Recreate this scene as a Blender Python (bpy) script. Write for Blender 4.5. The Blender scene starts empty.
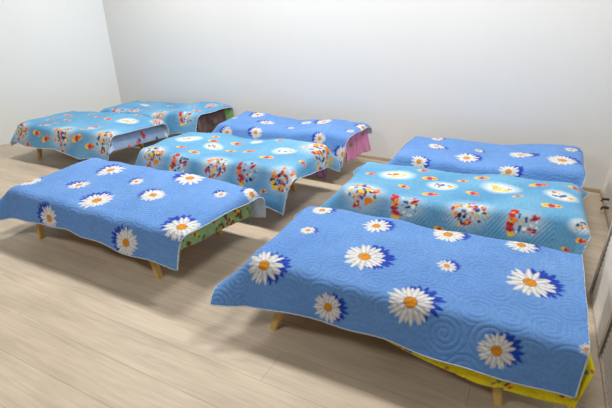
import bpy, bmesh, math, random
import numpy as np
from mathutils import Vector, Matrix

C = bpy.context.scene.collection
PI = math.pi

# ------------------------------------------------------------------ camera
CAM_H, CAM_F, CAM_PITCH, CAM_YAW, CAM_ROLL = 1.5, 440.0, 0.44, -0.47, 0.01

# ------------------------------------------------------------------ cloth shapes
def sst(x):
    x = np.clip(x, 0, 1)
    return x * x * (3 - 2 * x)

def smooth_noise(seed, u, v, scale):
    """cheap smooth 2-D noise made of a few random sine waves"""
    rs = np.random.RandomState(seed)
    out = np.zeros_like(u)
    for _ in range(7):
        a = rs.uniform(0, 2 * PI)
        k = rs.uniform(.6, 1.5) * 2 * PI / scale
        out += np.sin((u * np.cos(a) + v * np.sin(a)) * k + rs.uniform(0, 6.28))
    return out / 7 ** .5

def blur(g, n):
    for _ in range(n):
        p = np.pad(g, ((1, 1), (1, 1), (0, 0)), mode='reflect', reflect_type='odd')
        g = (p[:-2, 1:-1] + p[2:, 1:-1] + p[1:-1, :-2] + p[1:-1, 2:] + 4 * p[1:-1, 1:-1]) / 8
    return g

def drape(bed, q, step, lift=0.0):
    """A stiff sheet laid over a bed.  Returns U, V (flat cloth metres, bed frame) and P (world)."""
    a = (bed['x1'] - bed['x0']) / 2 - .03
    b = (bed['y1'] - bed['y0']) / 2 - .03
    ar = a - q.get('inset', 0)               # the right-hand fold line of a cloth lying inside another
    rho = q.get('rho', .05)
    L, R = -a - q['oL'], ar + q['oR']
    nu = int(round((R - L) / step)) + 1
    wid = 2 * b + max(q['oF']) + max(q['oB'])
    nv = int(round(wid / step)) + 1
    s = np.linspace(0, 1, nu)[:, None] * np.ones((1, nv))
    t = np.linspace(0, 1, nv)[None, :] * np.ones((nu, 1))
    U = L + (R - L) * s
    oF = np.interp(s, np.linspace(0, 1, len(q['oF'])), q['oF'])
    oB = np.interp(s, np.linspace(0, 1, len(q['oB'])), q['oB'])
    V = (-b - oF) + (2 * b + oF + oB) * t
    if 'skR' in q:                       # right hem cut on the slant: (front, back) extra length
        U = U + sst((s - .5) * 2) * (q['skR'][0] + (q['skR'][1] - q['skR'][0]) * t)
    if 'skL' in q:
        U = U - sst((.5 - s) * 2) * (q['skL'][0] + (q['skL'][1] - q['skL'][0]) * t)
    cu, cv = np.clip(U, -a, ar), np.clip(V, -b, b)
    du, dv = U - cu, V - cv
    r = np.hypot(du, dv) + 1e-9
    seed = q.get('seed', 1)
    rad = np.pi / 180
    wav = q.get('wave', 6) * rad
    per = cu * 1.0 + cv * 1.3
    wv = smooth_noise(seed, per, per * 0, q.get('wl', .45)) * wav
    aF = np.interp(cu, np.linspace(-a, a, len(q['aF'])), q['aF']) * rad
    aB = q['aB'] * rad
    aR = np.interp(cv, np.linspace(-b, b, len(q['aR'])), q['aR']) * rad
    aL = np.interp(cv, np.linspace(-b, b, len(q['aL'])), q['aL']) * rad
    au = np.where(du > 0, aR, aL)
    av = np.where(dv > 0, aB, aF)
    cph, sph = np.abs(du) / r, np.abs(dv) / r
    fl = np.where(du > 0, np.where(dv > 0, q['fBR'], q['fFR']), np.where(dv > 0, q['fBL'], q['fFL'])) * rad
    al = au * cph ** 2 + av * sph ** 2 - fl * (2 * cph * sph) ** 2 + wv
    al = np.clip(al, 0, 1.6)
    arc = rho * al
    out = np.where(r < arc, rho * np.sin(np.minimum(r / rho, 1.6)), rho * np.sin(al) + (r - arc) * np.cos(al))
    drop = np.where(r < arc, rho * (1 - np.cos(np.minimum(r / rho, 1.6))), rho * (1 - np.cos(al)) + (r - arc) * np.sin(al))
    X = cu + du / r * out
    Y = cv + dv / r * out
    inside = (du == 0) & (dv == 0)
    X = np.where(inside, U, X); Y = np.where(inside, V, Y)
    drop = np.where(inside, 0, drop)
    Z = bed['h'] + lift - drop
    Z = Z + bed['ramp'] * sst((np.clip(U, -a, a) - bed['r0']) / bed['rw'])
    for (bu, bv, su, sv, am) in q.get('bumps', []):
        Z = Z + am * np.exp(-((U - bu) / su) ** 2 - ((V - bv) / sv) ** 2)
    for (bu, bv, su, sv, dx, dy, dz) in q.get('push', []):
        w = np.exp(-((U - bu) / su) ** 2 - ((V - bv) / sv) ** 2)
        X = X + dx * w; Y = Y + dy * w; Z = Z + dz * w
    Z = Z + .006 * smooth_noise(seed + 5, U, V, .35) * q.get('lump', 1)
    if q.get('ruffle'):
        n = smooth_noise(seed + 9, per * 1.0, per * 0, .09) * q['ruffle'] * np.clip(r / .1, 0, 1)
        X = X + n * du / r; Y = Y + n * dv / r
    P = np.stack([X, Y, Z], -1)
    P = blur(P, int(round((.018 / step) ** 2 * 2)) + 1)
    ca, sa = math.cos(bed['rot']), math.sin(bed['rot'])
    cx, cy = (bed['x0'] + bed['x1']) / 2, (bed['y0'] + bed['y1']) / 2
    W = P.copy()
    W[..., 0] = cx + P[..., 0] * ca - P[..., 1] * sa
    W[..., 1] = cy + P[..., 0] * sa + P[..., 1] * ca
    W[..., 2] = np.maximum(W[..., 2], .012)
    return U, V, W

D = math.radians
def bed(x0, x1, y0, y1, h=.37, ramp=.06, rot=0.0, r0=-.05, rw=.55):
    return dict(x0=x0, x1=x1, y0=y0, y1=y1, h=h, ramp=ramp, rot=D(rot), r0=r0, rw=rw)

def cloth(oL, oR, oF, oB, aL=(62,), aR=(70,), aF=(70,), aB=72, fFL=34, fFR=30, fBL=34, fBR=30, **k):
    d = dict(oL=oL, oR=oR, oF=oF, oB=oB, aL=aL, aR=aR, aF=aF, aB=aB, fFL=fFL, fFR=fFR, fBL=fBL, fBR=fBR)
    d.update(k)
    return d

BEDS = {
    'A': dict(x0=-1.0676, x1=0.3974, y0=1.4825, y1=2.1677, h=0.3734, ramp=0.0149, rot=0.014, r0=-0.05, rw=0.55),
    'B': dict(x0=-2.9857, x1=-1.4803, y0=1.5005, y1=2.1916, h=0.3726, ramp=0.0156, rot=-0.0009, r0=-0.05, rw=0.55),
    'C': dict(x0=-4.6016, x1=-3.246, y0=2.6058, y1=3.2508, h=0.376, ramp=0.0354, rot=0.0083, r0=-0.05, rw=0.55),
    'D': dict(x0=-2.7721, x1=-1.364, y0=2.4616, y1=3.0838, h=0.3871, ramp=0.0516, rot=0.0062, r0=-0.05, rw=0.55),
    'E': dict(x0=-2.6856, x1=-1.2941, y0=3.3808, y1=3.873, h=0.3893, ramp=0.0476, rot=-0.014, r0=-0.05, rw=0.55),
    'F': dict(x0=-0.9923, x1=0.3759, y0=2.4494, y1=3.0041, h=0.3837, ramp=0.0487, rot=0.0186, r0=-0.05, rw=0.55),
    'G': dict(x0=-0.8514, x1=0.4102, y0=3.2013, y1=3.8321, h=0.3838, ramp=0.0654, rot=-0.0146, r0=-0.05, rw=0.55),
    'H': dict(x0=-4.327, x1=-2.9435, y0=3.4182, y1=3.9604, h=0.3776, ramp=0.0646, rot=0.0208, r0=-0.05, rw=0.55),
}
QUILTS = {
    'A': dict(oL=0.1945, oR=0.01, oF=(0.2627, 0.2196, 0.2092, 0.2154, 0.2306), oB=(0.1594, 0.0639), aL=(70.6701, 56.5362), aR=(72.7377, 69.1608), aF=(66.0168, 66.3887, 66.6389, 56.4347, 76.9287), aB=72.1753, fFL=31.4067, fFR=33.7481, fBL=25.3505, fBR=30.483, seed=3, skR=(-0.0392, -0.0157), skL=(-0.0154, 0.0075), bumps=((-0.55, 0.22, 0.2, 0.22, -0.0072), (-0.28, 0.22, 0.2, 0.22, 0.0115), (0, 0.22, 0.2, 0.22, 0.0025), (0.28, 0.22, 0.2, 0.22, 0.0025), (0.55, 0.22, 0.2, 0.22, 0.0047), (-0.45, -0.2, 0.2, 0.22, 0.0031), (0, -0.2, 0.2, 0.22, 0.0008), (0.45, -0.2, 0.2, 0.22, -0.0103)), wave=2.5),
    'B': dict(oL=0.279, oR=0.0639, oF=(0.2451, 0.2015, 0.1745, 0.2245, 0.2266), oB=(0.1065, 0.2713), aL=(60.977, 64.636), aR=(69.2411, 73.1738), aF=(72.5774, 75.9986, 72.6107, 74.5339, 80.6016), aB=86.5299, fFL=25.2697, fFR=27.2549, fBL=25.0699, fBR=26.3687, seed=8, skR=(-0.0526, 0.045), skL=(-0.0138, -0.0007), bumps=((-0.55, 0.22, 0.2, 0.22, 0.0055), (-0.28, 0.22, 0.2, 0.22, 0.014), (0, 0.22, 0.2, 0.22, 0.0218), (0.28, 0.22, 0.2, 0.22, 0.0215), (0.55, 0.22, 0.2, 0.22, -0.0066), (-0.45, -0.2, 0.2, 0.22, 0.0043), (0, -0.2, 0.2, 0.22, 0.0014), (0.45, -0.2, 0.2, 0.22, -0.001)), wave=2.5),
    'C': dict(oL=0.232, oR=0.0462, oF=(0.1746, 0.2482, 0.2133, 0.2834, 0.25), oB=(0.1128, 0.2103), aL=(78.919, 61.1975), aR=(67.0492, 73.175), aF=(70.6454, 70.572, 72.2051, 72.6984, 73.1296), aB=90.0, fFL=15.4651, fFR=30.6911, fBL=29.316, fBR=20.6476, seed=12, skR=(-0.0243, 0.0294), skL=(0.0075, 0.0052), bumps=((-0.55, 0.22, 0.2, 0.22, -0.011), (-0.28, 0.22, 0.2, 0.22, 0.0055), (0, 0.22, 0.2, 0.22, 0.0301), (0.28, 0.22, 0.2, 0.22, 0.0251), (0.55, 0.22, 0.2, 0.22, -0.0155), (-0.45, -0.2, 0.2, 0.22, -0.0075), (0, -0.2, 0.2, 0.22, -0.0009), (0.45, -0.2, 0.2, 0.22, 0.0012)), wave=2.5),
    'D': dict(oL=0.2277, oR=0.1207, oF=(0.2583, 0.2613, 0.2712, 0.2906, 0.3353), oB=(0.1091, 0.1505), aL=(79.5038, 59.8388), aR=(65.6674, 90.0), aF=(72.6528, 68.4127, 67.8687, 70.8248, 69.737), aB=55.0457, fFL=13.5323, fFR=46.3769, fBL=26.4737, fBR=21.4131, seed=15, skR=(-0.0785, 0.1114), skL=(0.0241, 0.0028), bumps=((-0.55, 0.22, 0.2, 0.22, -0.0006), (-0.28, 0.22, 0.2, 0.22, 0.024), (0, 0.22, 0.2, 0.22, 0.0003), (0.28, 0.22, 0.2, 0.22, 0.0193), (0.55, 0.22, 0.2, 0.22, 0.0019), (-0.45, -0.2, 0.2, 0.22, 0.0209), (0, -0.2, 0.2, 0.22, 0.0015), (0.45, -0.2, 0.2, 0.22, -0.0137)), wave=2.5),
    'E': dict(oL=0.1962, oR=0.0418, oF=(0.2487, 0.2522, 0.2625, 0.2874, 0.2838), oB=(0.1128, 0.1358), aL=(68.9219, 62.5319), aR=(72.1716, 73.2929), aF=(71.7799, 71.0603, 71.2214, 70.6927, 72.7089), aB=75.0519, fFL=21.7213, fFR=28.9194, fBL=30.4843, fBR=26.7369, seed=19, skR=(-0.0332, 0.0242), skL=(-0.0007, -0.0032), bumps=((-0.55, 0.22, 0.2, 0.22, 0.0215), (-0.28, 0.22, 0.2, 0.22, -0.0001), (0, 0.22, 0.2, 0.22, -0.0009), (0.28, 0.22, 0.2, 0.22, 0.0027), (0.55, 0.22, 0.2, 0.22, -0.0052), (-0.45, -0.2, 0.2, 0.22, 0.0004), (0, -0.2, 0.2, 0.22, 0.0006), (0.45, -0.2, 0.2, 0.22, 0.0035)), wave=2.5),
    'F': dict(oL=0.1887, oR=0.0691, oF=(0.3095, 0.2941, 0.2855, 0.2713, 0.2603), oB=(0.1183, 0.1425), aL=(58.4375, 59.6174), aR=(73.9196, 71.2993), aF=(69.2338, 69.5, 69.747, 67.78, 68.8758), aB=64.4598, fFL=25.4735, fFR=27.2001, fBL=31.4867, fBR=36.8885, seed=23, skR=(-0.0079, 0.051), skL=(-0.0042, 0.0024), bumps=((-0.55, 0.22, 0.2, 0.22, 0.0043), (-0.28, 0.22, 0.2, 0.22, 0.0077), (0, 0.22, 0.2, 0.22, 0.0147), (0.28, 0.22, 0.2, 0.22, 0.0073), (0.55, 0.22, 0.2, 0.22, -0.0015), (-0.45, -0.2, 0.2, 0.22, 0.0011), (0, -0.2, 0.2, 0.22, 0.0014), (0.45, -0.2, 0.2, 0.22, 0.0027)), wave=2.5),
    'G': dict(oL=0.2301, oR=0.0585, oF=(0.2802, 0.2786, 0.2796, 0.2813, 0.28), oB=(0.1109, 0.08), aL=(62.0407, 62.754), aR=(70.4147, 66.3584), aF=(69.7251, 69.5811, 69.3879, 69.8036, 69.3439), aB=69.6569, fFL=31.1796, fFR=29.512, fBL=29.729, fBR=34.8262, seed=27, skR=(-0.016, 0.0139), skL=(0.0004, 0.003), bumps=((-0.55, 0.22, 0.2, 0.22, -0.0053), (-0.28, 0.22, 0.2, 0.22, 0.0062), (0, 0.22, 0.2, 0.22, 0.0048), (0.28, 0.22, 0.2, 0.22, -0.0049), (0.55, 0.22, 0.2, 0.22, 0.0023), (-0.45, -0.2, 0.2, 0.22, 0.0021), (0, -0.2, 0.2, 0.22, 0.0007), (0.45, -0.2, 0.2, 0.22, 0.0024)), wave=2.5),
    'H': dict(oL=0.2029, oR=0.0446, oF=(0.25, 0.2461, 0.2436, 0.2475, 0.23), oB=(0.1078, 0.1866), aL=(57.4648, 62.3708), aR=(69.9442, 73.7628), aF=(69.5383, 70.4639, 71.1102, 72.9181, 77.333), aB=81.3057, fFL=32.8559, fFR=28.9353, fBL=30.0795, fBR=24.8692, seed=31, skR=(-0.0312, 0.0234), skL=(-0.0012, 0.0031), bumps=((-0.55, 0.22, 0.2, 0.22, -0.0158), (-0.28, 0.22, 0.2, 0.22, 0.0061), (0, 0.22, 0.2, 0.22, 0.0027), (0.28, 0.22, 0.2, 0.22, 0.0045), (0.55, 0.22, 0.2, 0.22, 0.0035), (-0.45, -0.2, 0.2, 0.22, 0.008), (0, -0.2, 0.2, 0.22, 0.0016), (0.45, -0.2, 0.2, 0.22, 0.0037)), wave=2.5),
}
SHEETS = {
    'A': dict(oL=0.02, oR=0.02, oF=(0.02, 0.0858, 0.2304, 0.2877, 0.2795), oB=(0.02, 0.0543), aL=(85,), aR=(80.0938, 62.2049), aF=(82.0254, 81.0783, 84.2801, 77.9731, 89.5607), aB=72, fFL=34, fFR=27.6409, fBL=34, fBR=18.9875, seed=41, wave=3, rho=0.03, lump=0.3, skR=(0.0502, 0.0623), inset=0.0405),
    'B': dict(oL=0.02, oR=0.1417, oF=(0.02, 0.1326, 0.131, 0.1086, 0.1713), oB=(0.02, 0.1603), aL=(85,), aR=(90.0, 90.0), aF=(78.7734, 75.5004, 86.6039, 83.1697, 81.1737), aB=72, fFL=34, fFR=6.4384, fBL=34, fBR=-7.1349, seed=42, wave=3, rho=0.03, lump=0.3, skR=(-0.0449, 0.0966), inset=0.0481),
    'C': dict(oL=0.02, oR=0.1812, oF=(0.0243, 0.0525, 0.0996, 0.1113, 0.1687), oB=(0.02, 0.0761), aL=(85,), aR=(72.0824, 78.1689), aF=(80.2334, 79.861, 80.3277, 80.184, 76.6361), aB=72, fFL=34, fFR=35.4099, fBL=34, fBR=22.3604, seed=43, wave=3, rho=0.03, lump=0.3, skR=(-0.0266, 0.032), inset=0.0537),
    'D': dict(oL=0.02, oR=0.1959, oF=(0.0333, 0.07, 0.1026, 0.0891, 0.02), oB=(0.02, 0.1222), aL=(85,), aR=(81.8194, 90.0), aF=(80.2463, 79.3803, 79.8916, 80.51, 80.6625), aB=72, fFL=34, fFR=22.5333, fBL=34, fBR=10.1686, seed=44, wave=3, rho=0.03, lump=0.3, skR=(-0.1238, 0.1217), inset=0.0518),
    'E': dict(oL=0.02, oR=0.2555, oF=(0.02, 0.0328, 0.1191, 0.1563, 0.0488), oB=(0.02, 0.0628), aL=(85,), aR=(89.9545, 73.9274), aF=(77.8692, 77.5986, 81.1249, 81.3325, 80.2354), aB=72, fFL=34, fFR=19.4172, fBL=34, fBR=23.1889, seed=45, wave=3, rho=0.03, lump=0.3, ruffle=0.02, skR=(0.0129, 0.0283), inset=0.0542),
    'G': cloth(.02, .10, (.02, .10, .12), (.02, .06), aF=(84,), aR=(72,), aL=(85,), seed=46, inset=.02, wave=5, rho=.03, lump=.3),
    'H': cloth(.02, .22, (.02, .10, .16), (.02, .10), aF=(84,), aR=(82,), aL=(85,), seed=47, inset=.03, wave=5, rho=.03, lump=.3),
}
STEP = dict(A=.0042, B=.0045, C=.006, D=.0052, E=.006, F=.0048, G=.005, H=.0065)
# ==== END SHAPES ====

# ------------------------------------------------------------------ printed patterns (painted per cloth vertex)
def mix(col, new, m):
    return col * (1 - m[..., None]) + np.asarray(new, float) * m[..., None]

def soft(x, w):
    return np.clip(.5 + x / w, 0, 1)

def srgb(r, g, b):
    c = np.array([r, g, b], float) / 255
    return np.where(c <= .04045, c / 12.92, ((c + .055) / 1.055) ** 2.4)

NAVY, WHITE, PETAL_SHADE = srgb(22, 62, 170), srgb(216, 217, 216), srgb(140, 144, 152)
ORANGE, RUST = srgb(222, 150, 30), srgb(150, 84, 12)
RED, YELLOW, BLACKISH, PINK, TEALDK = srgb(186, 44, 52), srgb(232, 186, 48), srgb(44, 46, 66), srgb(220, 120, 110), srgb(44, 92, 160)
ORNG, GREENP, CREAM = srgb(226, 132, 40), srgb(90, 160, 90), srgb(236, 232, 214)
GLOW = srgb(206, 220, 222)

def petals(x, y, R, n, rs, px):
    th, r = np.arctan2(y, x), np.hypot(x, y)
    m = np.zeros_like(x); edge = np.zeros_like(x)
    for layer in (0, 1):
        off = rs.uniform(0, 6.28)
        for k in range(n):
            tk = off + (k + rs.uniform(-.22, .22)) * 2 * PI / n
            Lk = R * rs.uniform(.86, 1.04) * (1 if layer else .93)
            d = np.abs((th - tk + PI) % (2 * PI) - PI) * r
            w = R * .135 * np.sin(PI * np.clip(r / Lk, 0, 1) ** .75) ** .6 * (r < Lk)
            mm = soft(w - d, px) * (r < Lk) * (w > 0)
            e = soft(.45 * w - np.abs(d - w * .95), px) * (r < Lk) * (r > R * .2)
            m = np.maximum(m, mm)
            edge = np.where(mm > .4, np.maximum(edge * (1 - mm), e), edge)
    return m, edge, r

def daisy(col, U, V, spec, px):
    u, v, R, bdir, seed = spec
    x, y = U - u, V - v
    box = (np.abs(x) < R * 1.5) & (np.abs(y) < R * 1.5)
    i, j = np.where(box)
    if len(i) == 0:
        return col
    sl = (slice(i.min(), i.max() + 1), slice(j.min(), j.max() + 1))
    x, y, c = x[sl], y[sl], col[sl]
    rs = np.random.RandomState(seed)
    n = 13 if R > .05 else 11
    bo = R * .40
    m, _, r = petals(x - bo * math.cos(bdir), y - bo * math.sin(bdir), R * 1.0, n + 3, rs, px)
    c = mix(c, NAVY, m)
    m, e, r = petals(x, y, R, n, rs, px)
    c = mix(c, WHITE, m)
    c = mix(c, PETAL_SHADE, m * e * .55)
    rc = R * .27
    c = mix(c, RUST, soft(rc - r, px))
    c = mix(c, ORANGE, soft(rc * .86 - r + .06 * rc * np.sin(x / R * 60) * np.sin(y / R * 55), px))
    c = mix(c, RUST, soft(rc * .35 - np.abs(r - rc * .45), px) * .35)
    col[sl] = c
    return col

def blob(col, U, V, u, v, a, b, rot, c, px):
    x, y = U - u, V - v
    X = x * math.cos(rot) + y * math.sin(rot); Y = -x * math.sin(rot) + y * math.cos(rot)
    m = soft(1 - np.hypot(X / a, Y / b), px / min(a, b))
    return mix(col, c, m)

def motif(col, U, V, spec, px):
    """colourful toy clusters: balls, bricks and bows on a pale glow"""
    kind, u, v, R, rot, seed = spec
    ext = R * 1.7
    box = (np.abs(U - u) < ext) & (np.abs(V - v) < ext)
    i, j = np.where(box)
    if len(i) == 0:
        return col
    sl = (slice(i.min(), i.max() + 1), slice(j.min(), j.max() + 1))
    x, y, c = U[sl] - u, V[sl] - v, col[sl]
    cr, sr = math.cos(rot), math.sin(rot)
    x, y = x * cr + y * sr, -x * sr + y * cr
    rs = np.random.RandomState(seed)
    if kind == 'cluster':
        g = np.exp(-(np.hypot(x / 1.15, y / 1.0) / R) ** 4 * .9)
        c = mix(c, GLOW, g * .6)
        pal = [YELLOW, RED, ORNG, BLACKISH, TEALDK, WHITE, YELLOW, PINK, RED, TEALDK, WHITE, ORNG, BLACKISH, YELLOW]
        for k in range(46):
            a = rs.uniform(0, 6.28); d = R * .9 * rs.uniform(0, 1) ** .6
            w1 = R * rs.uniform(.07, .17)
            c = blob(c, x, y, d * math.cos(a), d * .95 * math.sin(a), w1, w1 * rs.uniform(.4, .9), rs.uniform(0, 3.1), pal[(k * 5 + seed) % len(pal)], px)
        for k in range(9):
            a = rs.uniform(0, 6.28); d = R * .8 * rs.uniform(.2, 1)
            w1 = R * rs.uniform(.04, .08)
            c = blob(c, x, y, d * math.cos(a), d * math.sin(a), w1 * 1.6, w1 * .8, rs.uniform(0, 3.1), BLACKISH if k % 3 else TEALDK, px)
        for k in range(3):
            a = 2.1 * k + rs.uniform(0, .8); d = R * .72
            X0, Y0 = d * math.cos(a), d * math.sin(a)
            c = blob(c, x, y, X0, Y0, R * .24, R * .11, rs.uniform(0, 3), RED if k != 1 else ORNG, px)
            c = blob(c, x, y, X0, Y0 + R * .04, R * .10, R * .05, rs.uniform(0, 3), YELLOW, px)
    elif kind == 'tower':
        g = np.exp(-(np.hypot(x / 1.2 - .1 * R, y / .9) / R) ** 4)
        c = mix(c, GLOW, g * .45)
        for k, cc in enumerate((YELLOW, RED, RED, ORNG, RED, RED)):
            c = blob(c, x, y, -R * .55 + rs.uniform(-.08, .08) * R, -R * .75 + k * R * .3, R * rs.uniform(.2, .32), R * rs.uniform(.14, .22), rs.uniform(-.7, .7), cc, px)
        for k in range(5):
            c = blob(c, x, y, -R * .55 + rs.uniform(-.2, .2) * R, R * rs.uniform(-.7, .7), R * .09, R * .05, rs.uniform(0, 3), [YELLOW, BLACKISH, YELLOW, TEALDK, BLACKISH][k], px)
        for k in range(24):
            w1 = R * rs.uniform(.06, .16)
            c = blob(c, x, y, R * rs.uniform(-.2, .85), R * rs.uniform(-.7, .7), w1, w1 * rs.uniform(.4, .9), rs.uniform(0, 3),
                     [TEALDK, YELLOW, CREAM, BLACKISH, TEALDK, WHITE, BLACKISH, RED][k % 8], px)
        c = blob(c, x, y, R * .66, R * .34, R * .3, R * .13, .5, RED, px)
        c = blob(c, x, y, R * .66, R * .34, R * .1, R * .08, .5, BLACKISH, px)
    elif kind == 'oval':
        m = soft(1 - np.hypot(x / R, y / (R * .72)), .6)
        c = mix(c, GLOW, m * .85)
        for k in range(14):
            s = R * rs.uniform(.1, .22)
            c = blob(c, x, y, R * rs.uniform(-.55, .55), R * rs.uniform(-.25, .35), s, s * .6, rs.uniform(-.5, .5), [YELLOW, YELLOW, ORNG, CREAM, YELLOW, RED][k % 6], px)
        c = blob(c, x, y, 0, -R * .36, R * .5, R * .07, 0, YELLOW, px)
    elif kind == 'ovalb':
        m = soft(1 - np.hypot(x / R, y / (R * .7)), .6)
        c = mix(c, GLOW, m * .85)
        for k in range(12):
            s = R * rs.uniform(.09, .17)
            c = blob(c, x, y, R * rs.uniform(-.6, .5), R * rs.uniform(-.3, .3), s, s * .7, rs.uniform(-.5, .5), [TEALDK, BLACKISH, YELLOW, WHITE, RED, TEALDK][k % 6], px)
        c = blob(c, x, y, R * .62, 0, R * .22, R * .2, 0, YELLOW, px)
        c = blob(c, x, y, R * .62, 0, R * .1, R * .09, 0, ORNG, px)
    else:                                             # a little sweet: yellow and red lobes
        c = blob(c, x, y, -R * .45, 0, R * .55, R * .42, .3, YELLOW, px)
        c = blob(c, x, y, R * .42, R * .05, R * .55, R * .4, -.3, ORNG if seed % 2 else YELLOW, px)
        c = blob(c, x, y, 0, 0, R * .36, R * .4, 0, RED, px)
        c = blob(c, x, y, R * .6, 0, R * .2, R * .16, 0, RED, px)
        c = blob(c, x, y, -R * .5, R * .05, R * .18, R * .14, 0, ORNG, px)
    col[sl] = c
    return col

BLUE, BLUE2 = srgb(102, 147, 206), srgb(90, 136, 200)
AQUA, AQUA2 = srgb(84, 146, 190), srgb(106, 164, 200)

def paint_blue(U, V, daisies, px, seed):
    n = smooth_noise(seed + 60, U, V, .5) * .25 + .5
    col = BLUE * np.clip(1 - n, 0, 1)[..., None] + BLUE2 * np.clip(n, 0, 1)[..., None]
    for d in daisies:
        col = daisy(col, U, V, d, px)
    return col

def paint_aqua(U, V, motifs, px, seed):
    n = smooth_noise(seed + 60, U, V, .45) * .35 + .45
    col = AQUA * np.clip(1 - n, 0, 1)[..., None] + AQUA2 * np.clip(n, 0, 1)[..., None]
    for m in motifs:
        col = motif(col, U, V, m, px)
    return col

def quilt_blue(U, V, seed):
    """stitched spirals"""
    g = .14
    h = np.full(U.shape, -1.0); best = np.full(U.shape, 9.0)
    i0, i1 = int(math.floor(U.min() / g)) - 1, int(math.ceil(U.max() / g)) + 1
    j0, j1 = int(math.floor(V.min() / g)) - 1, int(math.ceil(V.max() / g)) + 1
    rs = np.random.RandomState(seed + 200)
    for i in range(i0, i1 + 1):
        for j in range(j0, j1 + 1):
            cx, cy = (i + .5 * (j % 2) + rs.uniform(-.15, .15)) * g, (j + rs.uniform(-.15, .15)) * g
            t0, hand = rs.uniform(0, 1), rs.choice((-1, 1))
            x, y = U - cx, V - cy
            r = np.hypot(x, y)
            s = r / .0235 + hand * np.arctan2(y, x) / (2 * PI) + t0
            k = np.abs(s - np.floor(s) - .5) * 2          # 0 mid puff, 1 stitch line
            val = 1 - k ** 4
            m = r < best
            h = np.where(m, val, h); best = np.where(m, r, best)
    return (h - .5) * .0032

def quilt_aqua(U, V, seed):
    """stitched zigzags"""
    p = .22
    tri = np.abs((U / p) - np.floor(U / p) - .5) * p * 1.6
    s = (V + tri) / .034
    k = np.abs(s - np.floor(s) - .5) * 2
    s2 = (U / p) - np.floor(U / p)
    d = np.minimum(np.abs(s2), np.minimum(np.abs(s2 - .5), np.abs(s2 - 1))) * p
    return (1 - k ** 4 - .5) * .0032 - .0016 * np.exp(-(d / .006) ** 2)

def displace(W, h):
    du = np.gradient(W, axis=0); dv = np.gradient(W, axis=1)
    n = np.cross(du, dv); n /= np.linalg.norm(n, axis=-1, keepdims=True) + 1e-12
    return W + n * h[..., None]

# ------------------------------------------------------------------ scene helpers
def set_in(node, name, val):
    node.inputs[name].default_value = val

def new_mat(name, color=(.8, .8, .8), rough=.6, spec=.3):
    m = bpy.data.materials.new(name); m.use_nodes = True
    b = m.node_tree.nodes['Principled BSDF']
    b.inputs['Base Color'].default_value = (*color, 1)
    b.inputs['Roughness'].default_value = rough
    b.inputs['Specular IOR Level'].default_value = spec
    return m, m.node_tree, b

def noisy_mat(name, c1, c2, scale=20, rough=.6, spec=.3, stretch=(1, 1, 1), bump=0.0):
    m, nt, b = new_mat(name, c1, rough, spec)
    tc = nt.nodes.new('ShaderNodeTexCoord'); mp = nt.nodes.new('ShaderNodeMapping')
    mp.inputs['Scale'].default_value = stretch
    nz = nt.nodes.new('ShaderNodeTexNoise'); nz.inputs['Scale'].default_value = scale; nz.inputs['Detail'].default_value = 4
    mx = nt.nodes.new('ShaderNodeMix'); mx.data_type = 'RGBA'
    mx.inputs[6].default_value = (*c1, 1); mx.inputs[7].default_value = (*c2, 1)
    L = nt.links
    L.new(tc.outputs['Object'], mp.inputs[0]); L.new(mp.outputs[0], nz.inputs['Vector'])
    L.new(nz.outputs['Fac'], mx.inputs[0]); L.new(mx.outputs[2], b.inputs['Base Color'])
    if bump:
        bp = nt.nodes.new('ShaderNodeBump'); bp.inputs['Strength'].default_value = bump; bp.inputs['Distance'].default_value = .01
        L.new(nz.outputs['Fac'], bp.inputs['Height']); L.new(bp.outputs[0], b.inputs['Normal'])
    return m

def cloth_mat(name, rough=.85):
    """vertex-painted print with a woven thread texture on top"""
    m, nt, b = new_mat(name, (.5, .5, .5), rough, .15)
    L = nt.links
    at = nt.nodes.new('ShaderNodeAttribute'); at.attribute_name = 'print'
    tc = nt.nodes.new('ShaderNodeTexCoord')
    cols = []
    for st in ((14, 160, 60), (160, 14, 60)):
        mp = nt.nodes.new('ShaderNodeMapping'); mp.inputs['Scale'].default_value = st
        nz = nt.nodes.new('ShaderNodeTexNoise'); nz.inputs['Scale'].default_value = 1.0; nz.inputs['Detail'].default_value = 2
        L.new(tc.outputs['Object'], mp.inputs[0]); L.new(mp.outputs[0], nz.inputs['Vector'])
        cols.append(nz.outputs['Fac'])
    ad = nt.nodes.new('ShaderNodeMath'); ad.operation = 'ADD'
    L.new(cols[0], ad.inputs[0]); L.new(cols[1], ad.inputs[1])
    mr = nt.nodes.new('ShaderNodeMapRange')
    mr.inputs[1].default_value = .6; mr.inputs[2].default_value = 1.4; mr.inputs[3].default_value = .84; mr.inputs[4].default_value = 1.14
    L.new(ad.outputs[0], mr.inputs[0])
    vm = nt.nodes.new('ShaderNodeVectorMath'); vm.operation = 'SCALE'
    L.new(at.outputs['Color'], vm.inputs[0]); L.new(mr.outputs[0], vm.inputs['Scale'])
    L.new(vm.outputs[0], b.inputs['Base Color'])
    b.inputs['Sheen Weight'].default_value = .12
    return m

def link(o, parent=None, mat=None):
    C.objects.link(o)
    if parent is not None:
        o.parent = parent
        o.matrix_parent_inverse = Matrix.Translation(-parent.location)
    if mat is not None:
        o.data.materials.append(mat)
    return o

def tag(o, label=None, cat=None, group=None, kind=None):
    if label: o['label'] = label
    if cat: o['category'] = cat
    if group: o['group'] = group
    if kind: o['kind'] = kind
    return o

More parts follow.
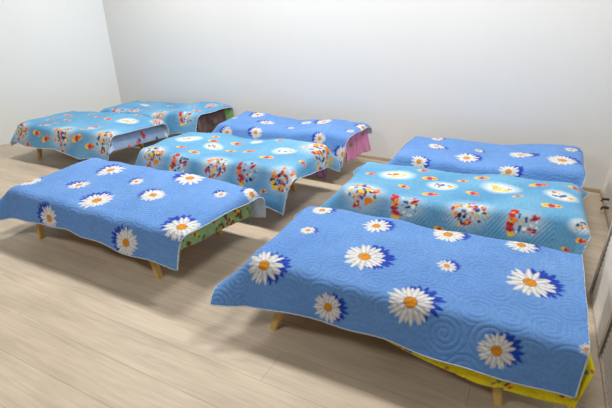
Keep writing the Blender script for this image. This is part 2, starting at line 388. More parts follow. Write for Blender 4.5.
def mesh_np(name, verts, faces, smooth=True):
    me = bpy.data.meshes.new(name)
    nf, k = faces.shape
    me.vertices.add(len(verts)); me.vertices.foreach_set('co', verts.astype(np.float32).ravel())
    me.loops.add(nf * k); me.loops.foreach_set('vertex_index', faces.astype(np.int32).ravel())
    me.polygons.add(nf); me.polygons.foreach_set('loop_start', np.arange(0, nf * k, k, dtype=np.int32))
    me.update(calc_edges=True); me.validate()
    if smooth:
        me.polygons.foreach_set('use_smooth', np.ones(nf, bool))
    return me

def grid_faces(n, m, off=0):
    i = np.arange(n * m).reshape(n, m)
    return np.stack([i[:-1, :-1], i[1:, :-1], i[1:, 1:], i[:-1, 1:]], -1).reshape(-1, 4) + off

def cloth_object(name, W, col, mat, lining, thick):
    """a closed two-sided cloth: printed face, lining below, rim all round"""
    n, m = W.shape[:2]
    du = np.gradient(W, axis=0); dv = np.gradient(W, axis=1)
    nr = np.cross(du, dv); nr /= np.linalg.norm(nr, axis=-1, keepdims=True) + 1e-12
    lower = W - nr * thick
    V = np.concatenate([W.reshape(-1, 3), lower.reshape(-1, 3)])
    N = n * m
    top = grid_faces(n, m); bot = grid_faces(n, m, N)[:, ::-1]
    idx = np.arange(N).reshape(n, m)
    ring = np.concatenate([idx[:, 0], idx[-1, 1:], idx[-2::-1, -1], idx[0, -2:0:-1]])
    nx = np.roll(ring, -1)
    rim = np.stack([ring + N, nx + N, nx, ring], -1)
    faces = np.concatenate([top, bot, rim])
    me = mesh_np(name, V, faces)
    at = me.color_attributes.new('print', 'FLOAT_COLOR', 'POINT')
    rgba = np.ones((2 * N, 4), np.float32); rgba[:N, :3] = col.reshape(-1, 3); rgba[N:, :3] = col.reshape(-1, 3)
    at.data.foreach_set('color', rgba.ravel())
    me.materials.append(mat); me.materials.append(lining)
    mi = np.zeros(len(faces), np.int32); mi[len(top):] = 1
    me.polygons.foreach_set('material_index', mi)
    sm = np.ones(len(faces), bool); sm[len(top) + len(bot):] = False
    me.polygons.foreach_set('use_smooth', sm)
    return bpy.data.objects.new(name, me), W.reshape(-1, 3)[ring]

def tube_mesh(name, pts, rad, sides=6, closed=False):
    pts = np.asarray(pts, float); n = len(pts)
    if closed:
        tg = np.roll(pts, -1, 0) - np.roll(pts, 1, 0)
    else:
        tg = np.gradient(pts, axis=0)
    tg /= np.linalg.norm(tg, axis=1, keepdims=True) + 1e-12
    ref = np.where(np.abs(tg[:, 2:3]) > .9, np.array([[1., 0, 0]]), np.array([[0, 0, 1.]]))
    a = np.cross(tg, ref); a /= np.linalg.norm(a, axis=1, keepdims=True) + 1e-12
    b = np.cross(tg, a)
    ph = np.arange(sides) * 2 * PI / sides
    V = pts[:, None, :] + rad * (a[:, None, :] * np.cos(ph)[None, :, None] + b[:, None, :] * np.sin(ph)[None, :, None])
    i = np.arange(n * sides).reshape(n, sides)
    if closed:
        A = i; B = np.roll(i, -1, 0)
    else:
        A = i[:-1]; B = i[1:]
    F = np.stack([A, np.roll(A, -1, 1), np.roll(B, -1, 1), B], -1).reshape(-1, 4)
    return mesh_np(name, V.reshape(-1, 3), F)

def box_bm(bm, lo, hi, bev=0.0):
    r = bmesh.ops.create_cube(bm, size=1)
    for v in r['verts']:
        v.co = Vector([(lo[k] + hi[k]) / 2 + v.co[k] * (hi[k] - lo[k]) for k in range(3)])
    if bev:
        es = list({e for v in r['verts'] for e in v.link_edges})
        bmesh.ops.bevel(bm, geom=es, offset=bev, segments=2, affect='EDGES')

def bm_obj(name, bm, mat, parent=None, smooth=False):
    me = bpy.data.meshes.new(name); bm.normal_update(); bm.to_mesh(me); bm.free()
    if smooth:
        me.polygons.foreach_set('use_smooth', np.ones(len(me.polygons), bool))
    return link(bpy.data.objects.new(name, me), parent, mat)

def boxes(name, mat, parent, *bx, bev=.004):
    bm = bmesh.new()
    for lo, hi in bx:
        box_bm(bm, lo, hi, bev)
    return bm_obj(name, bm, mat, parent)

# ------------------------------------------------------------------ materials
M_wood = noisy_mat('pale_pine', srgb(226, 190, 120), srgb(205, 166, 98), 9, .5, .3, (1, 6, 1))
M_mattress = noisy_mat('mattress_ticking', srgb(225, 222, 210), srgb(200, 200, 195), 30, .9)
M_quilt = cloth_mat('quilt_print')
M_sheet = cloth_mat('sheet_print')
M_liningb = noisy_mat('pale_lining', srgb(205, 218, 232), srgb(180, 200, 222), 60, .9)
M_liningd = noisy_mat('dark_lining', srgb(150, 175, 205), srgb(125, 150, 185), 60, .9)
M_binding = noisy_mat('white_binding', srgb(205, 216, 230), srgb(185, 200, 220), 80, .8)

# ------------------------------------------------------------------ the room
XL0, XL1, XR, YB = -5.62, -4.80, .68, 4.10      # left wall runs slightly out of square
YF = -2.6
H_ROOM = 3.0

def floor_mat():
    m, nt, b = new_mat('oak_laminate', (.6, .5, .4), .42, .35)
    L = nt.links
    tc = nt.nodes.new('ShaderNodeTexCoord')
    br = nt.nodes.new('ShaderNodeTexBrick')
    br.offset = .37; br.inputs['Scale'].default_value = 1
    br.inputs['Brick Width'].default_value = 2.2; br.inputs['Row Height'].default_value = .192
    br.inputs['Mortar Size'].default_value = .0016; br.inputs['Mortar Smooth'].default_value = .3
    br.inputs['Color1'].default_value = (*srgb(201, 187, 167), 1); br.inputs['Color2'].default_value = (*srgb(195, 180, 159), 1)
    br.inputs['Mortar'].default_value = (*srgb(168, 151, 130), 1)
    L.new(tc.outputs['Object'], br.inputs['Vector'])
    mp = nt.nodes.new('ShaderNodeMapping'); mp.inputs['Scale'].default_value = (1.6, 22, 1)
    L.new(tc.outputs['Object'], mp.inputs[0])
    nz = nt.nodes.new('ShaderNodeTexNoise'); nz.inputs['Scale'].default_value = 1.6; nz.inputs['Detail'].default_value = 6; nz.inputs['Distortion'].default_value = 1.2
    L.new(mp.outputs[0], nz.inputs['Vector'])
    mp2 = nt.nodes.new('ShaderNodeMapping'); mp2.inputs['Scale'].default_value = (1.5, 6, 1)
    L.new(tc.outputs['Object'], mp2.inputs[0])
    nz2 = nt.nodes.new('ShaderNodeTexNoise'); nz2.inputs['Scale'].default_value = 1.2; nz2.inputs['Detail'].default_value = 3
    L.new(mp2.outputs[0], nz2.inputs['Vector'])
    ad = nt.nodes.new('ShaderNodeMath'); ad.operation = 'ADD'
    L.new(nz.outputs['Fac'], ad.inputs[0]); L.new(nz2.outputs['Fac'], ad.inputs[1])
    mr = nt.nodes.new('ShaderNodeMapRange')
    mr.inputs[1].default_value = .7; mr.inputs[2].default_value = 1.3; mr.inputs[3].default_value = .80; mr.inputs[4].default_value = 1.10
    L.new(ad.outputs[0], mr.inputs[0])
    vm = nt.nodes.new('ShaderNodeVectorMath'); vm.operation = 'SCALE'
    L.new(br.outputs['Color'], vm.inputs[0]); L.new(mr.outputs[0], vm.inputs['Scale'])
    L.new(vm.outputs[0], b.inputs['Base Color'])
    bp = nt.nodes.new('ShaderNodeBump'); bp.inputs['Strength'].default_value = .25; bp.inputs['Distance'].default_value = .002
    iv = nt.nodes.new('ShaderNodeMath'); iv.operation = 'SUBTRACT'; iv.inputs[0].default_value = 1
    L.new(br.outputs['Fac'], iv.inputs[1]); L.new(iv.outputs[0], bp.inputs['Height']); L.new(bp.outputs[0], b.inputs['Normal'])
    return m

M_floor = floor_mat()
M_wall = noisy_mat('white_wall_paint', srgb(222, 224, 224), srgb(219, 221, 221), 3, .75, .2, bump=.02)
M_walll = noisy_mat('left_wall_brightened', srgb(229, 233, 234), srgb(226, 230, 231), 3, .75, .2, bump=.02)  # same white paint, lightened so this wall's brighter lighting sits in its colour
M_wallr = noisy_mat('right_wall_paint', srgb(228, 225, 220), srgb(224, 221, 216), 3, .75, .2, bump=.02)
M_base = noisy_mat('oak_skirting', srgb(190, 172, 148), srgb(172, 152, 128), 8, .5, .3, (1, 1, 8))

def quad_wall(name, pts, mat, thick):
    """a slab: pts are the floor line's two ends, thick pushes away from the room"""
    (xa, ya), (xb, yb) = pts
    d = Vector((xb - xa, yb - ya, 0)).normalized(); nrm = Vector((d.y, -d.x, 0)) * thick
    bm = bmesh.new()
    v = [bm.verts.new(Vector(p) + o) for o in (Vector((0, 0, 0)), nrm) for p in ((xa, ya, 0), (xb, yb, 0), (xb, yb, H_ROOM), (xa, ya, H_ROOM))]
    for f in ((0, 1, 2, 3), (7, 6, 5, 4), (0, 4, 5, 1), (1, 5, 6, 2), (2, 6, 7, 3), (3, 7, 4, 0)):
        bm.faces.new([v[k] for k in f])
    bmesh.ops.recalc_face_normals(bm, faces=bm.faces)
    return tag(bm_obj(name, bm, mat), kind='structure')

def xleft(y):
    return -5.30 + (y - 2.74) * (.50 / 1.36)

bm = bmesh.new(); box_bm(bm, (-8, YF, -.08), (1.2, YB + .3, 0))
tag(bm_obj('floor', bm, M_floor), kind='structure')
quad_wall('wall_back', ((-5.2, YB), (XR + .12, YB)), M_wall, -.12)
quad_wall('wall_right', ((XR, YB), (XR, YF)), M_wallr, -.12)
quad_wall('wall_left', ((xleft(YF), YF), (xleft(YB), YB)), M_walll, -.12)
tag(boxes('baseboard_back', M_base, None, ((xleft(YB) + .02, YB - .014, 0), (XR, YB, .03)), bev=.003), kind='structure')
tag(boxes('baseboard_right', M_base, None, ((XR - .014, YF, 0), (XR, YB - .014, .03)), bev=.003), kind='structure')

# ------------------------------------------------------------------ beds
def leg_bm(px, py, sx, sy, h, splay=.26, w=.042, ysplay=.04):
    """square leg, splayed outward along the bed, cut level with the floor"""
    bm = bmesh.new()
    rings = []
    for z, k in ((0, .82), (h * .5, .92), (h, 1.05)):
        ox = px + sx * splay * (h - z)
        oy = py + sy * ysplay * (h - z)
        rings.append([bm.verts.new((ox + dx * w * k / 2, oy + dy * w * k / 2, z)) for dx, dy in ((-1, -1), (1, -1), (1, 1), (-1, 1))])
    for a, b in zip(rings[:-1], rings[1:]):
        for q in range(4):
            bm.faces.new((a[q], a[(q + 1) % 4], b[(q + 1) % 4], b[q]))
    bm.faces.new(rings[0][::-1]); bm.faces.new(rings[-1])
    bmesh.ops.recalc_face_normals(bm, faces=bm.faces)
    bmesh.ops.bevel(bm, geom=[e for e in bm.edges if abs(e.verts[0].co.z - e.verts[1].co.z) > .01], offset=.004, segments=2, affect='EDGES')
    return bm

def make_bed(key, label):
    bd = BEDS[key]
    cx, cy = (bd['x0'] + bd['x1']) / 2, (bd['y0'] + bd['y1']) / 2
    cx -= .07
    a, b = (bd['x1'] - bd['x0']) / 2 - .09, (bd['y1'] - bd['y0']) / 2 - .04
    e = bpy.data.objects.new('child_bed', None); C.objects.link(e)
    tag(e, label, 'bed', 'low wooden beds under printed quilts')
    zr0, zr1 = .185, .245
    for sx in (-1, 1):
        for sy in (-1, 1):
            lx = a - (.14 if sx > 0 else .12) - .05
            o = bm_obj('leg', leg_bm(sx * lx, sy * (b - .02), sx, sy, zr0 + .05, ysplay=.27 if key == 'A' and sy < 0 else .04), M_wood); o.parent = e
    for sy in (-1, 1):
        o = boxes('side_rail', M_wood, None, ((-a, sy * b - (.022 if sy > 0 else 0), zr0), (a, sy * b + (.022 if sy < 0 else 0), zr1))); o.parent = e
    for sx in (-1, 1):
        o = boxes('end_rail', M_wood, None, ((sx * a - (.022 if sx > 0 else 0), -b + .022, zr0), (sx * a + (.022 if sx < 0 else 0), b - .022, zr1))); o.parent = e
    o = boxes('base_panel', M_wood, None, ((-a + .022, -b + .022, zr1 - .022), (a - .022, b - .022, zr1 - .006)), bev=.001); o.parent = e
    # mattress, higher towards the right-hand end like the cloth above it
    nu, nv = 41, 15
    us = np.linspace(-a, a, nu); vs = np.linspace(-b, b, nv)
    U, V = np.meshgrid(us, vs, indexing='ij')
    top = bd['h'] - .060 + bd['ramp'] * sst((U - .07 - bd['r0']) / bd['rw'])
    for (bu, bv, su, sv, am) in QUILTS[key].get('bumps', []):
        top = top + am * np.exp(-((U - bu) / su) ** 2 - ((V - bv) / sv) ** 2)
    edge = np.minimum(np.minimum(U + a, a - U), np.minimum(V + b, b - V))
    top = top - .03 * (1 - np.clip(edge / .035, 0, 1)) ** 2
    top = np.maximum(top, zr1 + .02)
    Wt = np.stack([U, V, top], -1); Wb = np.stack([U, V, U * 0 + zr1 - .005], -1)
    N = nu * nv; idx = np.arange(N).reshape(nu, nv)
    ring = np.concatenate([idx[:, 0], idx[-1, 1:], idx[-2::-1, -1], idx[0, -2:0:-1]]); nx = np.roll(ring, -1)
    F = np.concatenate([grid_faces(nu, nv), grid_faces(nu, nv, N)[:, ::-1], np.stack([ring + N, nx + N, nx, ring], -1)])
    o = link(bpy.data.objects.new('mattress', mesh_np('mattress', np.concatenate([Wt.reshape(-1, 3), Wb.reshape(-1, 3)]), F)), None, M_mattress)
    o.parent = e
    e.location = (cx, cy, 0); e.rotation_euler = (0, 0, bd['rot'])
    return e

def local(W):
    """move a cloth's origin to its own middle on the floor"""
    c = W.reshape(-1, 3).mean(0); c[2] = 0
    return W - c, c

def make_quilt(key, label, style):
    st = STEP[key]
    U, V, W = drape(BEDS[key], QUILTS[key], st)
    sd = QUILTS[key]['seed']
    h = (quilt_blue if style == 'blue' else quilt_aqua)(U, V, sd)
    W = displace(W, h)
    col = (paint_blue if style == 'blue' else paint_aqua)(U, V, PRINTS[key], max(.005, st), sd)
    W, c = local(W)
    o, ring = cloth_object('quilt', W, col, M_quilt, M_liningb, .007)
    C.objects.link(o); o.location = c
    tag(o, label, 'quilt', 'printed quilts spread over the beds')
    rp = ring[::2] - np.array([0, 0, .003])
    b = bpy.data.objects.new('binding', tube_mesh('binding', rp, .0032, 6, True)); C.objects.link(b)
    b.data.materials.append(M_binding); b.parent = o
    tag(b, 'thin white edge binding')
    return o

def paint_sheet(U, V, key, px):
    rs = np.random.RandomState(ord(key) + 7)
    base = dict(A=srgb(228, 212, 30), B=srgb(146, 178, 124), C=srgb(140, 165, 200), D=srgb(150, 105, 140), E=srgb(214, 140, 178), G=srgb(226, 130, 170), H=srgb(92, 74, 70))[key]
    col = np.ones(U.shape + (1,)) * base
    n = smooth_noise(ord(key), U, V, .08)
    col = col * (1 + .05 * n[..., None])
    pal = dict(A=[RED, srgb(170, 40, 50), GREENP, RED, TEALDK], B=[srgb(140, 50, 44), srgb(56, 96, 56), srgb(60, 110, 60), srgb(160, 40, 40), YELLOW],
               C=[srgb(190, 60, 70), WHITE, srgb(60, 70, 110), srgb(200, 80, 90)], D=[srgb(80, 60, 110), srgb(190, 140, 170)],
               E=[ORNG, srgb(120, 150, 90), srgb(190, 90, 140), YELLOW], G=[srgb(200, 90, 140)], H=[srgb(70, 56, 54), srgb(110, 90, 84)])[key]
    cnt = dict(A=520, B=700, C=120, D=80, E=60, G=40, H=60)[key]
    size = dict(A=.0085, B=.017, C=.022, D=.02, E=.022, G=.02, H=.04)[key]
    for k in range(cnt):
        u = rs.uniform(U.min(), U.max()); v = rs.uniform(V.min(), V.max())
        if u < .1 and key != 'A':
            continue
        s = size * rs.uniform(.7, 1.2)
        c = pal[k % len(pal)]
        near = np.where((np.abs(U - u) < 2.5 * s).any(axis=1))[0]
        if len(near) == 0:
            continue
        sl = (slice(near[0], near[-1] + 1), slice(None))
        if U[sl].size == 0:
            continue
        col[sl] = blob(col[sl], U[sl], V[sl], u, v, s, s * .8, rs.uniform(0, 3), c, .004)
        if key in 'AB':
            col[sl] = blob(col[sl], U[sl], V[sl], u + s * .9, v + s * .5, s * .6, s * .5, 0, pal[(k + 2) % len(pal)], .004)
    if key == 'H':
        g = soft(V - .20, .03)
        col = mix(col, srgb(120, 160, 90), g)
    return col

def tuck(W, key):
    """keep a sheet just beneath the quilt that covers it"""
    from mathutils.bvhtree import BVHTree
    U, V, Q = drape(BEDS[key], QUILTS[key], .012)
    n, m = Q.shape[:2]
    du = np.gradient(Q, axis=0); dv = np.gradient(Q, axis=1)
    nr = np.cross(du, dv); nr /= np.linalg.norm(nr, axis=-1, keepdims=True)
    nr = nr.reshape(-1, 3)
    F = grid_faces(n, m)
    tree = BVHTree.FromPolygons([tuple(p) for p in Q.reshape(-1, 3)], [tuple(f) for f in F])
    S = W.reshape(-1, 3).copy()
    for _ in range(3):
        for i in range(len(S)):
            co, _n, fi, dist = tree.find_nearest(Vector(S[i]))
            if fi is None or dist > .12:
                continue
            nn = nr[F[fi]].mean(0)
            dlt = S[i] - np.array(co)
            sd = float(dlt @ nn)
            lat = float(np.linalg.norm(dlt - sd * nn))
            if lat < .012 and sd > -.016:
                S[i] = np.array(co) + dlt - sd * nn - .0175 * nn
        S = blur(S.reshape(W.shape), 1).reshape(-1, 3)
    return S.reshape(W.shape)

def make_sheet(key, label, cat='sheet'):
    st = .007
    U, V, W = drape(BEDS[key], SHEETS[key], st, lift=-.013)
    W = tuck(W, key)
    col = paint_sheet(U, V, key, st)
    W, c = local(W)
    o, ring = cloth_object('bed_sheet', W, col, M_sheet, M_sheet, .002)
    C.objects.link(o); o.location = c
    tag(o, label, cat)
    return o

# ==== PRINTS ====
PRINTS = {
    'A': [(-0.642, -0.348, 0.1, 0.3, 1), (-0.589, 0.021, 0.046, 0.65, 2), (-0.273, 0.215, 0.081, 0.5, 3), (-0.23, -0.104, 0.109, 0.35, 4), (0.049, -0.341, 0.104, 0.7, 5), (0.137, -0.017, 0.049, 0.55, 6), (0.481, -0.012, 0.106, 0.4, 7), (0.435, 0.297, 0.076, 0.75, 8), (0.091, 0.285, 0.089, 0.6, 9), (0.393, -0.442, 0.073, 0.45, 10), (-0.294, -0.461, 0.071, 0.3, 11), (-0.623, 0.284, 0.065, 0.65, 12), (0.672, -0.348, 0.027, 0.5, 13)],
    'B': [(-0.341, 0.152, 0.104, 2.5, 1), (-0.358, -0.102, 0.077, 2.85, 2), (-0.011, 0.073, 0.051, 2.7, 3), (-0.042, -0.223, 0.106, 2.55, 4), (0.25, -0.044, 0.082, 2.9, 5), (0.29, 0.259, 0.107, 2.75, 6), (0.604, 0.174, 0.05, 2.6, 7), (0.69, -0.285, 0.108, 2.6, 8), (0.358, -0.472, 0.095, 2.8, 9), (-0.316, -0.456, 0.086, 2.65, 10), (-0.73, -0.206, 0.089, 2.5, 11), (0.77, 0.289, 0.07, 2.85, 12)],
    'E': [(-0.483, 0.149, 0.082, 2.65, 1), (-0.269, -0.02, 0.084, 3.0, 2), (-0.239, -0.276, 0.071, 2.85, 3), (-0.639, -0.037, 0.035, 2.7, 4), (-0.562, -0.322, 0.071, 3.05, 5), (0.06, -0.122, 0.038, 2.9, 6), (0.43, -0.3, 0.062, 2.75, 7), (0.115, 0.081, 0.058, 3.1, 8), (0.275, 0.144, 0.085, 2.95, 9), (0.647, -0.107, 0.042, 2.8, 10), (0.696, 0.084, 0.074, 2.65, 11), (0.669, -0.399, 0.073, 3.0, 12)],
    'G': [(-0.387, 0.027, 0.076, 0.1, 1), (-0.435, -0.333, 0.068, 0.45, 2), (-0.122, -0.136, 0.094, 0.3, 3), (0.245, -0.006, 0.094, 0.15, 4), (0.508, -0.102, 0.105, 0.5, 5), (0.188, -0.332, 0.075, 0.35, 6), (-0.062, 0.057, 0.038, 0.2, 7), (-0.429, 0.27, 0.058, 0.55, 8), (0.565, 0.176, 0.052, 0.4, 9)],
    'F': [('cluster', -0.535, -0.278, 0.12, -0.3, 1), ('oval', -0.405, 0.066, 0.107, 0.24, 2), ('tower', -0.26, -0.324, 0.096, 0.12, 3), ('ovalb', -0.093, 0.008, 0.086, 0.0, 4), ('sweet', -0.579, 0.028, 0.037, -0.12, 5), ('sweet', -0.315, -0.1, 0.038, -0.24, 6), ('sweet', -0.255, 0.202, 0.04, 0.3, 7), ('sweet', -0.189, 0.093, 0.052, 0.18, 8), ('sweet', -0.135, -0.148, 0.053, 0.06, 9), ('sweet', 0.022, 0.114, 0.037, -0.06, 10), ('sweet', 0.102, -0.062, 0.04, -0.18, 11), ('sweet', -0.033, -0.417, 0.034, -0.3, 12), ('sweet', -0.69, -0.423, 0.035, 0.24, 13), ('cluster', 0.112, -0.291, 0.105, 0.12, 14), ('tower', 0.39, -0.334, 0.091, 0.0, 15), ('oval', 0.253, 0.05, 0.103, -0.12, 16), ('ovalb', 0.579, 0.023, 0.084, -0.24, 17), ('sweet', 0.35, -0.073, 0.031, 0.3, 18), ('sweet', 0.459, 0.14, 0.054, 0.18, 19), ('sweet', 0.526, -0.149, 0.055, 0.06, 20), ('sweet', 0.657, 0.183, 0.041, -0.06, 21), ('sweet', 0.128, 0.18, 0.048, -0.18, 22), ('sweet', 0.618, -0.442, 0.023, -0.3, 23), ('ovalb', 0.669, -0.293, 0.059, 0.24, 24), ('sweet', 0.688, -0.372, 0.034, 0.12, 25)],
    'D': [('cluster', -0.554, -0.338, 0.114, -0.3, 1), ('oval', -0.5, 0.066, 0.109, 0.24, 2), ('sweet', -0.385, -0.166, 0.043, 0.12, 3), ('sweet', -0.22, -0.205, 0.05, 0.0, 4), ('sweet', -0.25, 0.074, 0.05, -0.12, 5), ('sweet', -0.292, 0.171, 0.043, -0.24, 6), ('sweet', -0.044, 0.125, 0.05, 0.3, 7), ('sweet', -0.002, -0.019, 0.048, 0.18, 8), ('sweet', 0.182, -0.037, 0.054, 0.06, 9), ('ovalb', -0.183, -0.013, 0.081, -0.06, 10), ('tower', -0.282, -0.367, 0.09, -0.18, 11), ('cluster', 0.067, -0.33, 0.115, -0.3, 12), ('tower', 0.349, -0.373, 0.092, 0.24, 13), ('sweet', 0.397, -0.125, 0.058, 0.12, 14), ('sweet', 0.33, 0.199, 0.039, 0.0, 15), ('sweet', 0.58, 0.17, 0.041, -0.12, 16), ('sweet', 0.702, -0.127, 0.039, -0.24, 17), ('sweet', 0.507, -0.492, 0.032, 0.3, 18), ('ovalb', 0.469, 0.016, 0.088, 0.18, 19), ('cluster', 0.658, -0.375, 0.115, 0.06, 20), ('cluster', 0.76, 0.204, 0.188, -0.06, 21), ('oval', 0.118, 0.181, 0.057, -0.18, 22)],
    'C': [('cluster', -0.603, -0.394, 0.117, -0.3, 1), ('cluster', 0.014, -0.361, 0.129, 0.24, 2), ('cluster', 0.595, -0.381, 0.14, 0.12, 3), ('tower', -0.329, -0.253, 0.051, 0.0, 4), ('tower', 0.277, -0.217, 0.081, -0.12, 5), ('sweet', -0.353, -0.389, 0.059, -0.24, 6), ('sweet', -0.213, -0.431, 0.06, 0.3, 7), ('sweet', 0.226, -0.385, 0.073, 0.18, 8), ('sweet', 0.41, -0.46, 0.062, 0.06, 9), ('sweet', -0.28, -0.045, 0.045, -0.06, 10), ('sweet', 0.192, 0.06, 0.048, -0.18, 11), ('sweet', -0.48, 0.112, 0.058, -0.3, 12), ('sweet', -0.468, -0.108, 0.045, 0.24, 13), ('sweet', -0.201, 0.185, 0.038, 0.12, 14), ('sweet', -0.015, 0.111, 0.049, 0.0, 15), ('sweet', -0.28, -0.169, 0.034, -0.12, 16), ('sweet', -0.475, -0.518, 0.047, -0.24, 17), ('sweet', 0.032, -0.517, 0.04, 0.3, 18), ('oval', 0.436, 0.078, 0.104, 0.18, 19), ('cluster', 0.686, 0.234, 0.068, 0.06, 20), ('sweet', 0.387, 0.267, 0.036, -0.06, 21)],
    'H': [('cluster', 0.151, -0.273, 0.096, -0.3, 1), ('tower', -0.445, -0.274, 0.087, 0.24, 2), ('tower', -0.265, -0.186, 0.062, 0.12, 3), ('sweet', -0.031, 0.116, 0.044, 0.0, 4), ('sweet', -0.181, 0.009, 0.043, -0.12, 5), ('sweet', 0.236, -0.115, 0.041, -0.24, 6), ('tower', 0.52, -0.314, 0.088, 0.3, 7), ('sweet', 0.586, -0.171, 0.048, 0.18, 8), ('sweet', 0.597, 0.017, 0.05, 0.06, 9), ('sweet', 0.427, -0.049, 0.05, -0.06, 10), ('sweet', 0.684, 0.168, 0.032, -0.18, 11), ('oval', -0.343, 0.043, 0.064, -0.3, 12), ('cluster', 0.578, 0.098, 0.051, 0.24, 13)],
}
# ==== END PRINTS ====

WHERE = {
    'A': 'the front right bed', 'B': 'the front left bed', 'C': 'the far left bed', 'D': 'the bed in the middle',
    'E': 'the back middle bed', 'F': 'the middle bed of the right row', 'G': 'the back right bed', 'H': 'the bed in the far back corner'}
make_bed('A', 'low pine bed nearest the camera on the right, under the biggest daisy quilt')
make_bed('B', 'low pine bed front left with splayed legs, under the daisy quilt with green sheet')
make_bed('C', 'low pine bed nearest the left wall, under a toy print quilt')
make_bed('D', 'low pine bed in the middle, under the toy print quilt with purple sheet corner')
make_bed('E', 'low bed by the back wall under the daisy quilt with pink ruffled sheet')
make_bed('F', 'low bed second in the right-hand row, hidden under a toy print quilt')
make_bed('G', 'low bed at the back right against the wall under a daisy quilt')
make_bed('H', 'low bed in the back left corner with dark brown blanket under its quilt')
make_quilt('A', 'large blue daisy quilt nearest the camera, on the bed with the yellow sheet', 'blue')
make_quilt('B', 'blue daisy quilt on the front left bed, green sheet showing at its end', 'blue')
make_quilt('C', 'aqua toy print quilt on the bed beside the left wall', 'aqua')
make_quilt('D', 'aqua toy print quilt on the middle bed, purple sheet corner below', 'aqua')
make_quilt('E', 'blue daisy quilt at the back wall, pink ruffled sheet at its end', 'blue')
make_quilt('F', 'aqua toy print quilt between the two daisy quilts of the right-hand row', 'aqua')
make_quilt('G', 'blue daisy quilt at the back right corner near the wall', 'blue')
make_quilt('H', 'aqua toy print quilt in the back left corner, dark blanket below its end', 'aqua')
make_sheet('A', 'bright yellow sheet with tiny red flowers hanging under the nearest daisy quilt')
make_sheet('B', 'green printed sheet hanging from the right end of the front left bed')
make_sheet('C', 'grey blue printed sheet hanging inside the far left bed end')
make_sheet('D', 'purple sheet corner hanging from the middle bed')
make_sheet('E', 'pink ruffled sheet hanging from the end of the bed by the back wall')
make_sheet('G', 'pink sheet edge peeping out at the back right bed')
make_sheet('H', 'dark brown blanket with a green edge hanging in the corner bed end', 'blanket')

# ------------------------------------------------------------------ white ribbed radiators on the right wall
M_rad = noisy_mat('white_enamel', srgb(244, 243, 241), srgb(240, 238, 236), 5, .35, .5)
M_radframe = noisy_mat('grey_trim', srgb(206, 200, 192), srgb(196, 188, 180), 10, .5)
M_radgap = noisy_mat('dark_gap', srgb(130, 126, 124), srgb(112, 108, 106), 10, .7)

def make_radiator(y0, y1, label):
    x0, x1 = .50, .60                 # room face, back
    z0, z1 = .015, .62
    e = bpy.data.objects.new('radiator', None); C.objects.link(e); e.location = (XR - .05, (y0 + y1) / 2, 0)
    tag(e, label, 'radiator', 'white radiators on the right wall')
    # ribbed front panel
    n = int((y1 - y0 - .05) / .03)
    prof = []
    for k in range(n):
        ya = y0 + (y1 - y0 - .05) * k / n; yb = y0 + (y1 - y0 - .05) * (k + 1) / n
        prof += [(x0 + .003, ya), (x0, ya + (yb - ya) * .25), (x0, ya + (yb - ya) * .75)]
    prof.append((x0 + .003, y1 - .05))
    bm = bmesh.new()
    lo = [bm.verts.new((x, y, z0)) for x, y in prof] ; hi = [bm.verts.new((x, y, z1)) for x, y in prof]
    blo = [bm.verts.new((x0 + .03, y, z0)) for x, y in (prof[0], prof[-1])]; bhi = [bm.verts.new((x0 + .03, y, z1)) for x, y in (prof[0], prof[-1])]
    for k in range(len(prof) - 1):
        bm.faces.new((lo[k], lo[k + 1], hi[k + 1], hi[k]))
    bm.faces.new([*hi, bhi[1], bhi[0]]); bm.faces.new([*lo[::-1], blo[0], blo[1]])
    bm.faces.new((blo[1], blo[0], bhi[0], bhi[1])); bm.faces.new((lo[0], hi[0], bhi[0], blo[0])); bm.faces.new((lo[-1], blo[1], bhi[1], hi[-1]))
    bmesh.ops.recalc_face_normals(bm, faces=bm.faces)
    bm_obj('front_panel', bm, M_rad, e)
    # serrated dark strip and grey edge frame at the far end
    bm = bmesh.new()
    zs = np.linspace(z0, z1, 41)
    f0 = [bm.verts.new((x0 - .001, y1 - .034, z)) for z in zs]
    f1 = [bm.verts.new((x0 - .001, y1 - .05 - (.022 if k % 2 else 0), z)) for k, z in enumerate(zs)]
    for k in range(len(zs) - 1):
        bm.faces.new((f0[k], f0[k + 1], f1[k + 1], f1[k]))
    r = bmesh.ops.extrude_face_region(bm, geom=list(bm.faces))
    for v in [g for g in r['geom'] if isinstance(g, bmesh.types.BMVert)]:
        v.co.x += .02
    bmesh.ops.recalc_face_normals(bm, faces=bm.faces)
    tag(bm_obj('serrated_strip', bm, M_radgap, e), 'dark zigzag edged strip')
    boxes('edge_frame', M_radframe, e, ((x0 - .006, y1 - .038, z0 - .012), (x0 + .035, y1, z1 + .005)), ((x0 - .002, y0, z0 - .012), (x0 + .035, y1, z0 + .012)), bev=.002)
    boxes('back_panel', M_rad, e, ((x1 - .015, y0 + .01, z0 + .01), (x1, y1 - .01, z1 - .01)))
    boxes('bracket', M_rad, e, ((x0 + .03, y0 + .1, z0 + .05), (XR - .001, y0 + .13, z0 + .12)))
    boxes('bracket', M_rad, e, ((x0 + .03, y1 - .13, z0 + .05), (XR - .001, y1 - .10, z0 + .12)))
    return e

make_radiator(2.0, 2.5, 'white ribbed radiator on the right wall, farther one of two')
make_radiator(1.42, 1.98, 'white ribbed radiator on the right wall, nearest the camera')

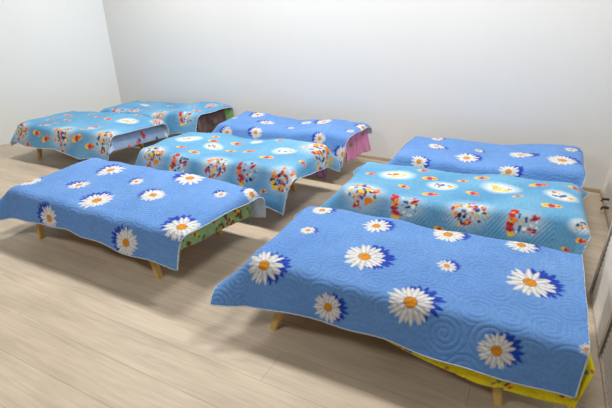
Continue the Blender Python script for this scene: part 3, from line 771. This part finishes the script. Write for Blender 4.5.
M_pipe = noisy_mat('dark_metal', srgb(60, 56, 52), srgb(45, 42, 40), 20, .4, .5)
for y, z, lab in ((3.73, .09, 'small dark pipe end on the right wall near the corner, upper one'), (3.66, .05, 'small dark pipe end on the right wall near the floor, lower one')):
    o = link(bpy.data.objects.new('pipe_stub', tube_mesh('pipe_stub', [(XR + .005, 0, 0), (XR - .02, 0, 0), (XR - .035, 0, 0), (XR - .042, 0, -.006), (XR - .045, 0, -.02)], .010, 8)), None, M_pipe)
    o.location = (0, y, z)
    tag(o, lab, 'pipe', 'pipe ends on the right wall')

# ------------------------------------------------------------------ light
def area(name, loc, size, power, rot=(0, 0, 0), col=(1, .96, .91)):
    l = bpy.data.lights.new(name, 'AREA'); l.shape = 'RECTANGLE'; l.size, l.size_y = size; l.energy = power; l.color = col
    o = bpy.data.objects.new(name, l); o.location = loc; o.rotation_euler = rot; C.objects.link(o)
    return o
LP = 47
area('ceiling_and_fill_light', (-3.6, 2.8, 2.85), (.6, .3), LP)
area('ceiling_and_fill_light', (-1.9, 2.8, 2.85), (.6, .3), LP)
area('ceiling_and_fill_light', (-.3, 2.8, 2.85), (.6, .3), LP * .9)
area('ceiling_and_fill_light', (-2.4, -.6, 2.85), (.8, .5), LP * 1.15)  # unseen front fill, added to brighten the hanging quilt sides

w = bpy.data.worlds.new('room_ambient'); bpy.context.scene.world = w; w.use_nodes = True
w.node_tree.nodes['Background'].inputs[0].default_value = (1.0, 1.0, 1.0, 1)
w.node_tree.nodes['Background'].inputs[1].default_value = .08

sc = bpy.context.scene
sc.view_settings.view_transform = 'Standard'
sc.view_settings.look = 'None'
sc.view_settings.exposure = 0.0

# ------------------------------------------------------------------ camera
cd = bpy.data.cameras.new('camera'); cam = bpy.data.objects.new('camera', cd); C.objects.link(cam)
cd.sensor_fit = 'HORIZONTAL'; cd.sensor_width = 36; cd.lens = CAM_F / 612 * 36; cd.clip_start = .02
f = Vector((math.sin(CAM_YAW) * math.cos(CAM_PITCH), math.cos(CAM_YAW) * math.cos(CAM_PITCH), -math.sin(CAM_PITCH)))
r0 = Vector((math.cos(CAM_YAW), -math.sin(CAM_YAW), 0)); d0 = f.cross(r0)
r = math.cos(CAM_ROLL) * r0 + math.sin(CAM_ROLL) * d0; d = -math.sin(CAM_ROLL) * r0 + math.cos(CAM_ROLL) * d0
mw = Matrix((( r.x, -d.x, -f.x, 0), (r.y, -d.y, -f.y, 0), (r.z, -d.z, -f.z, CAM_H), (0, 0, 0, 1)))
cam.matrix_world = mw
sc.camera = cam
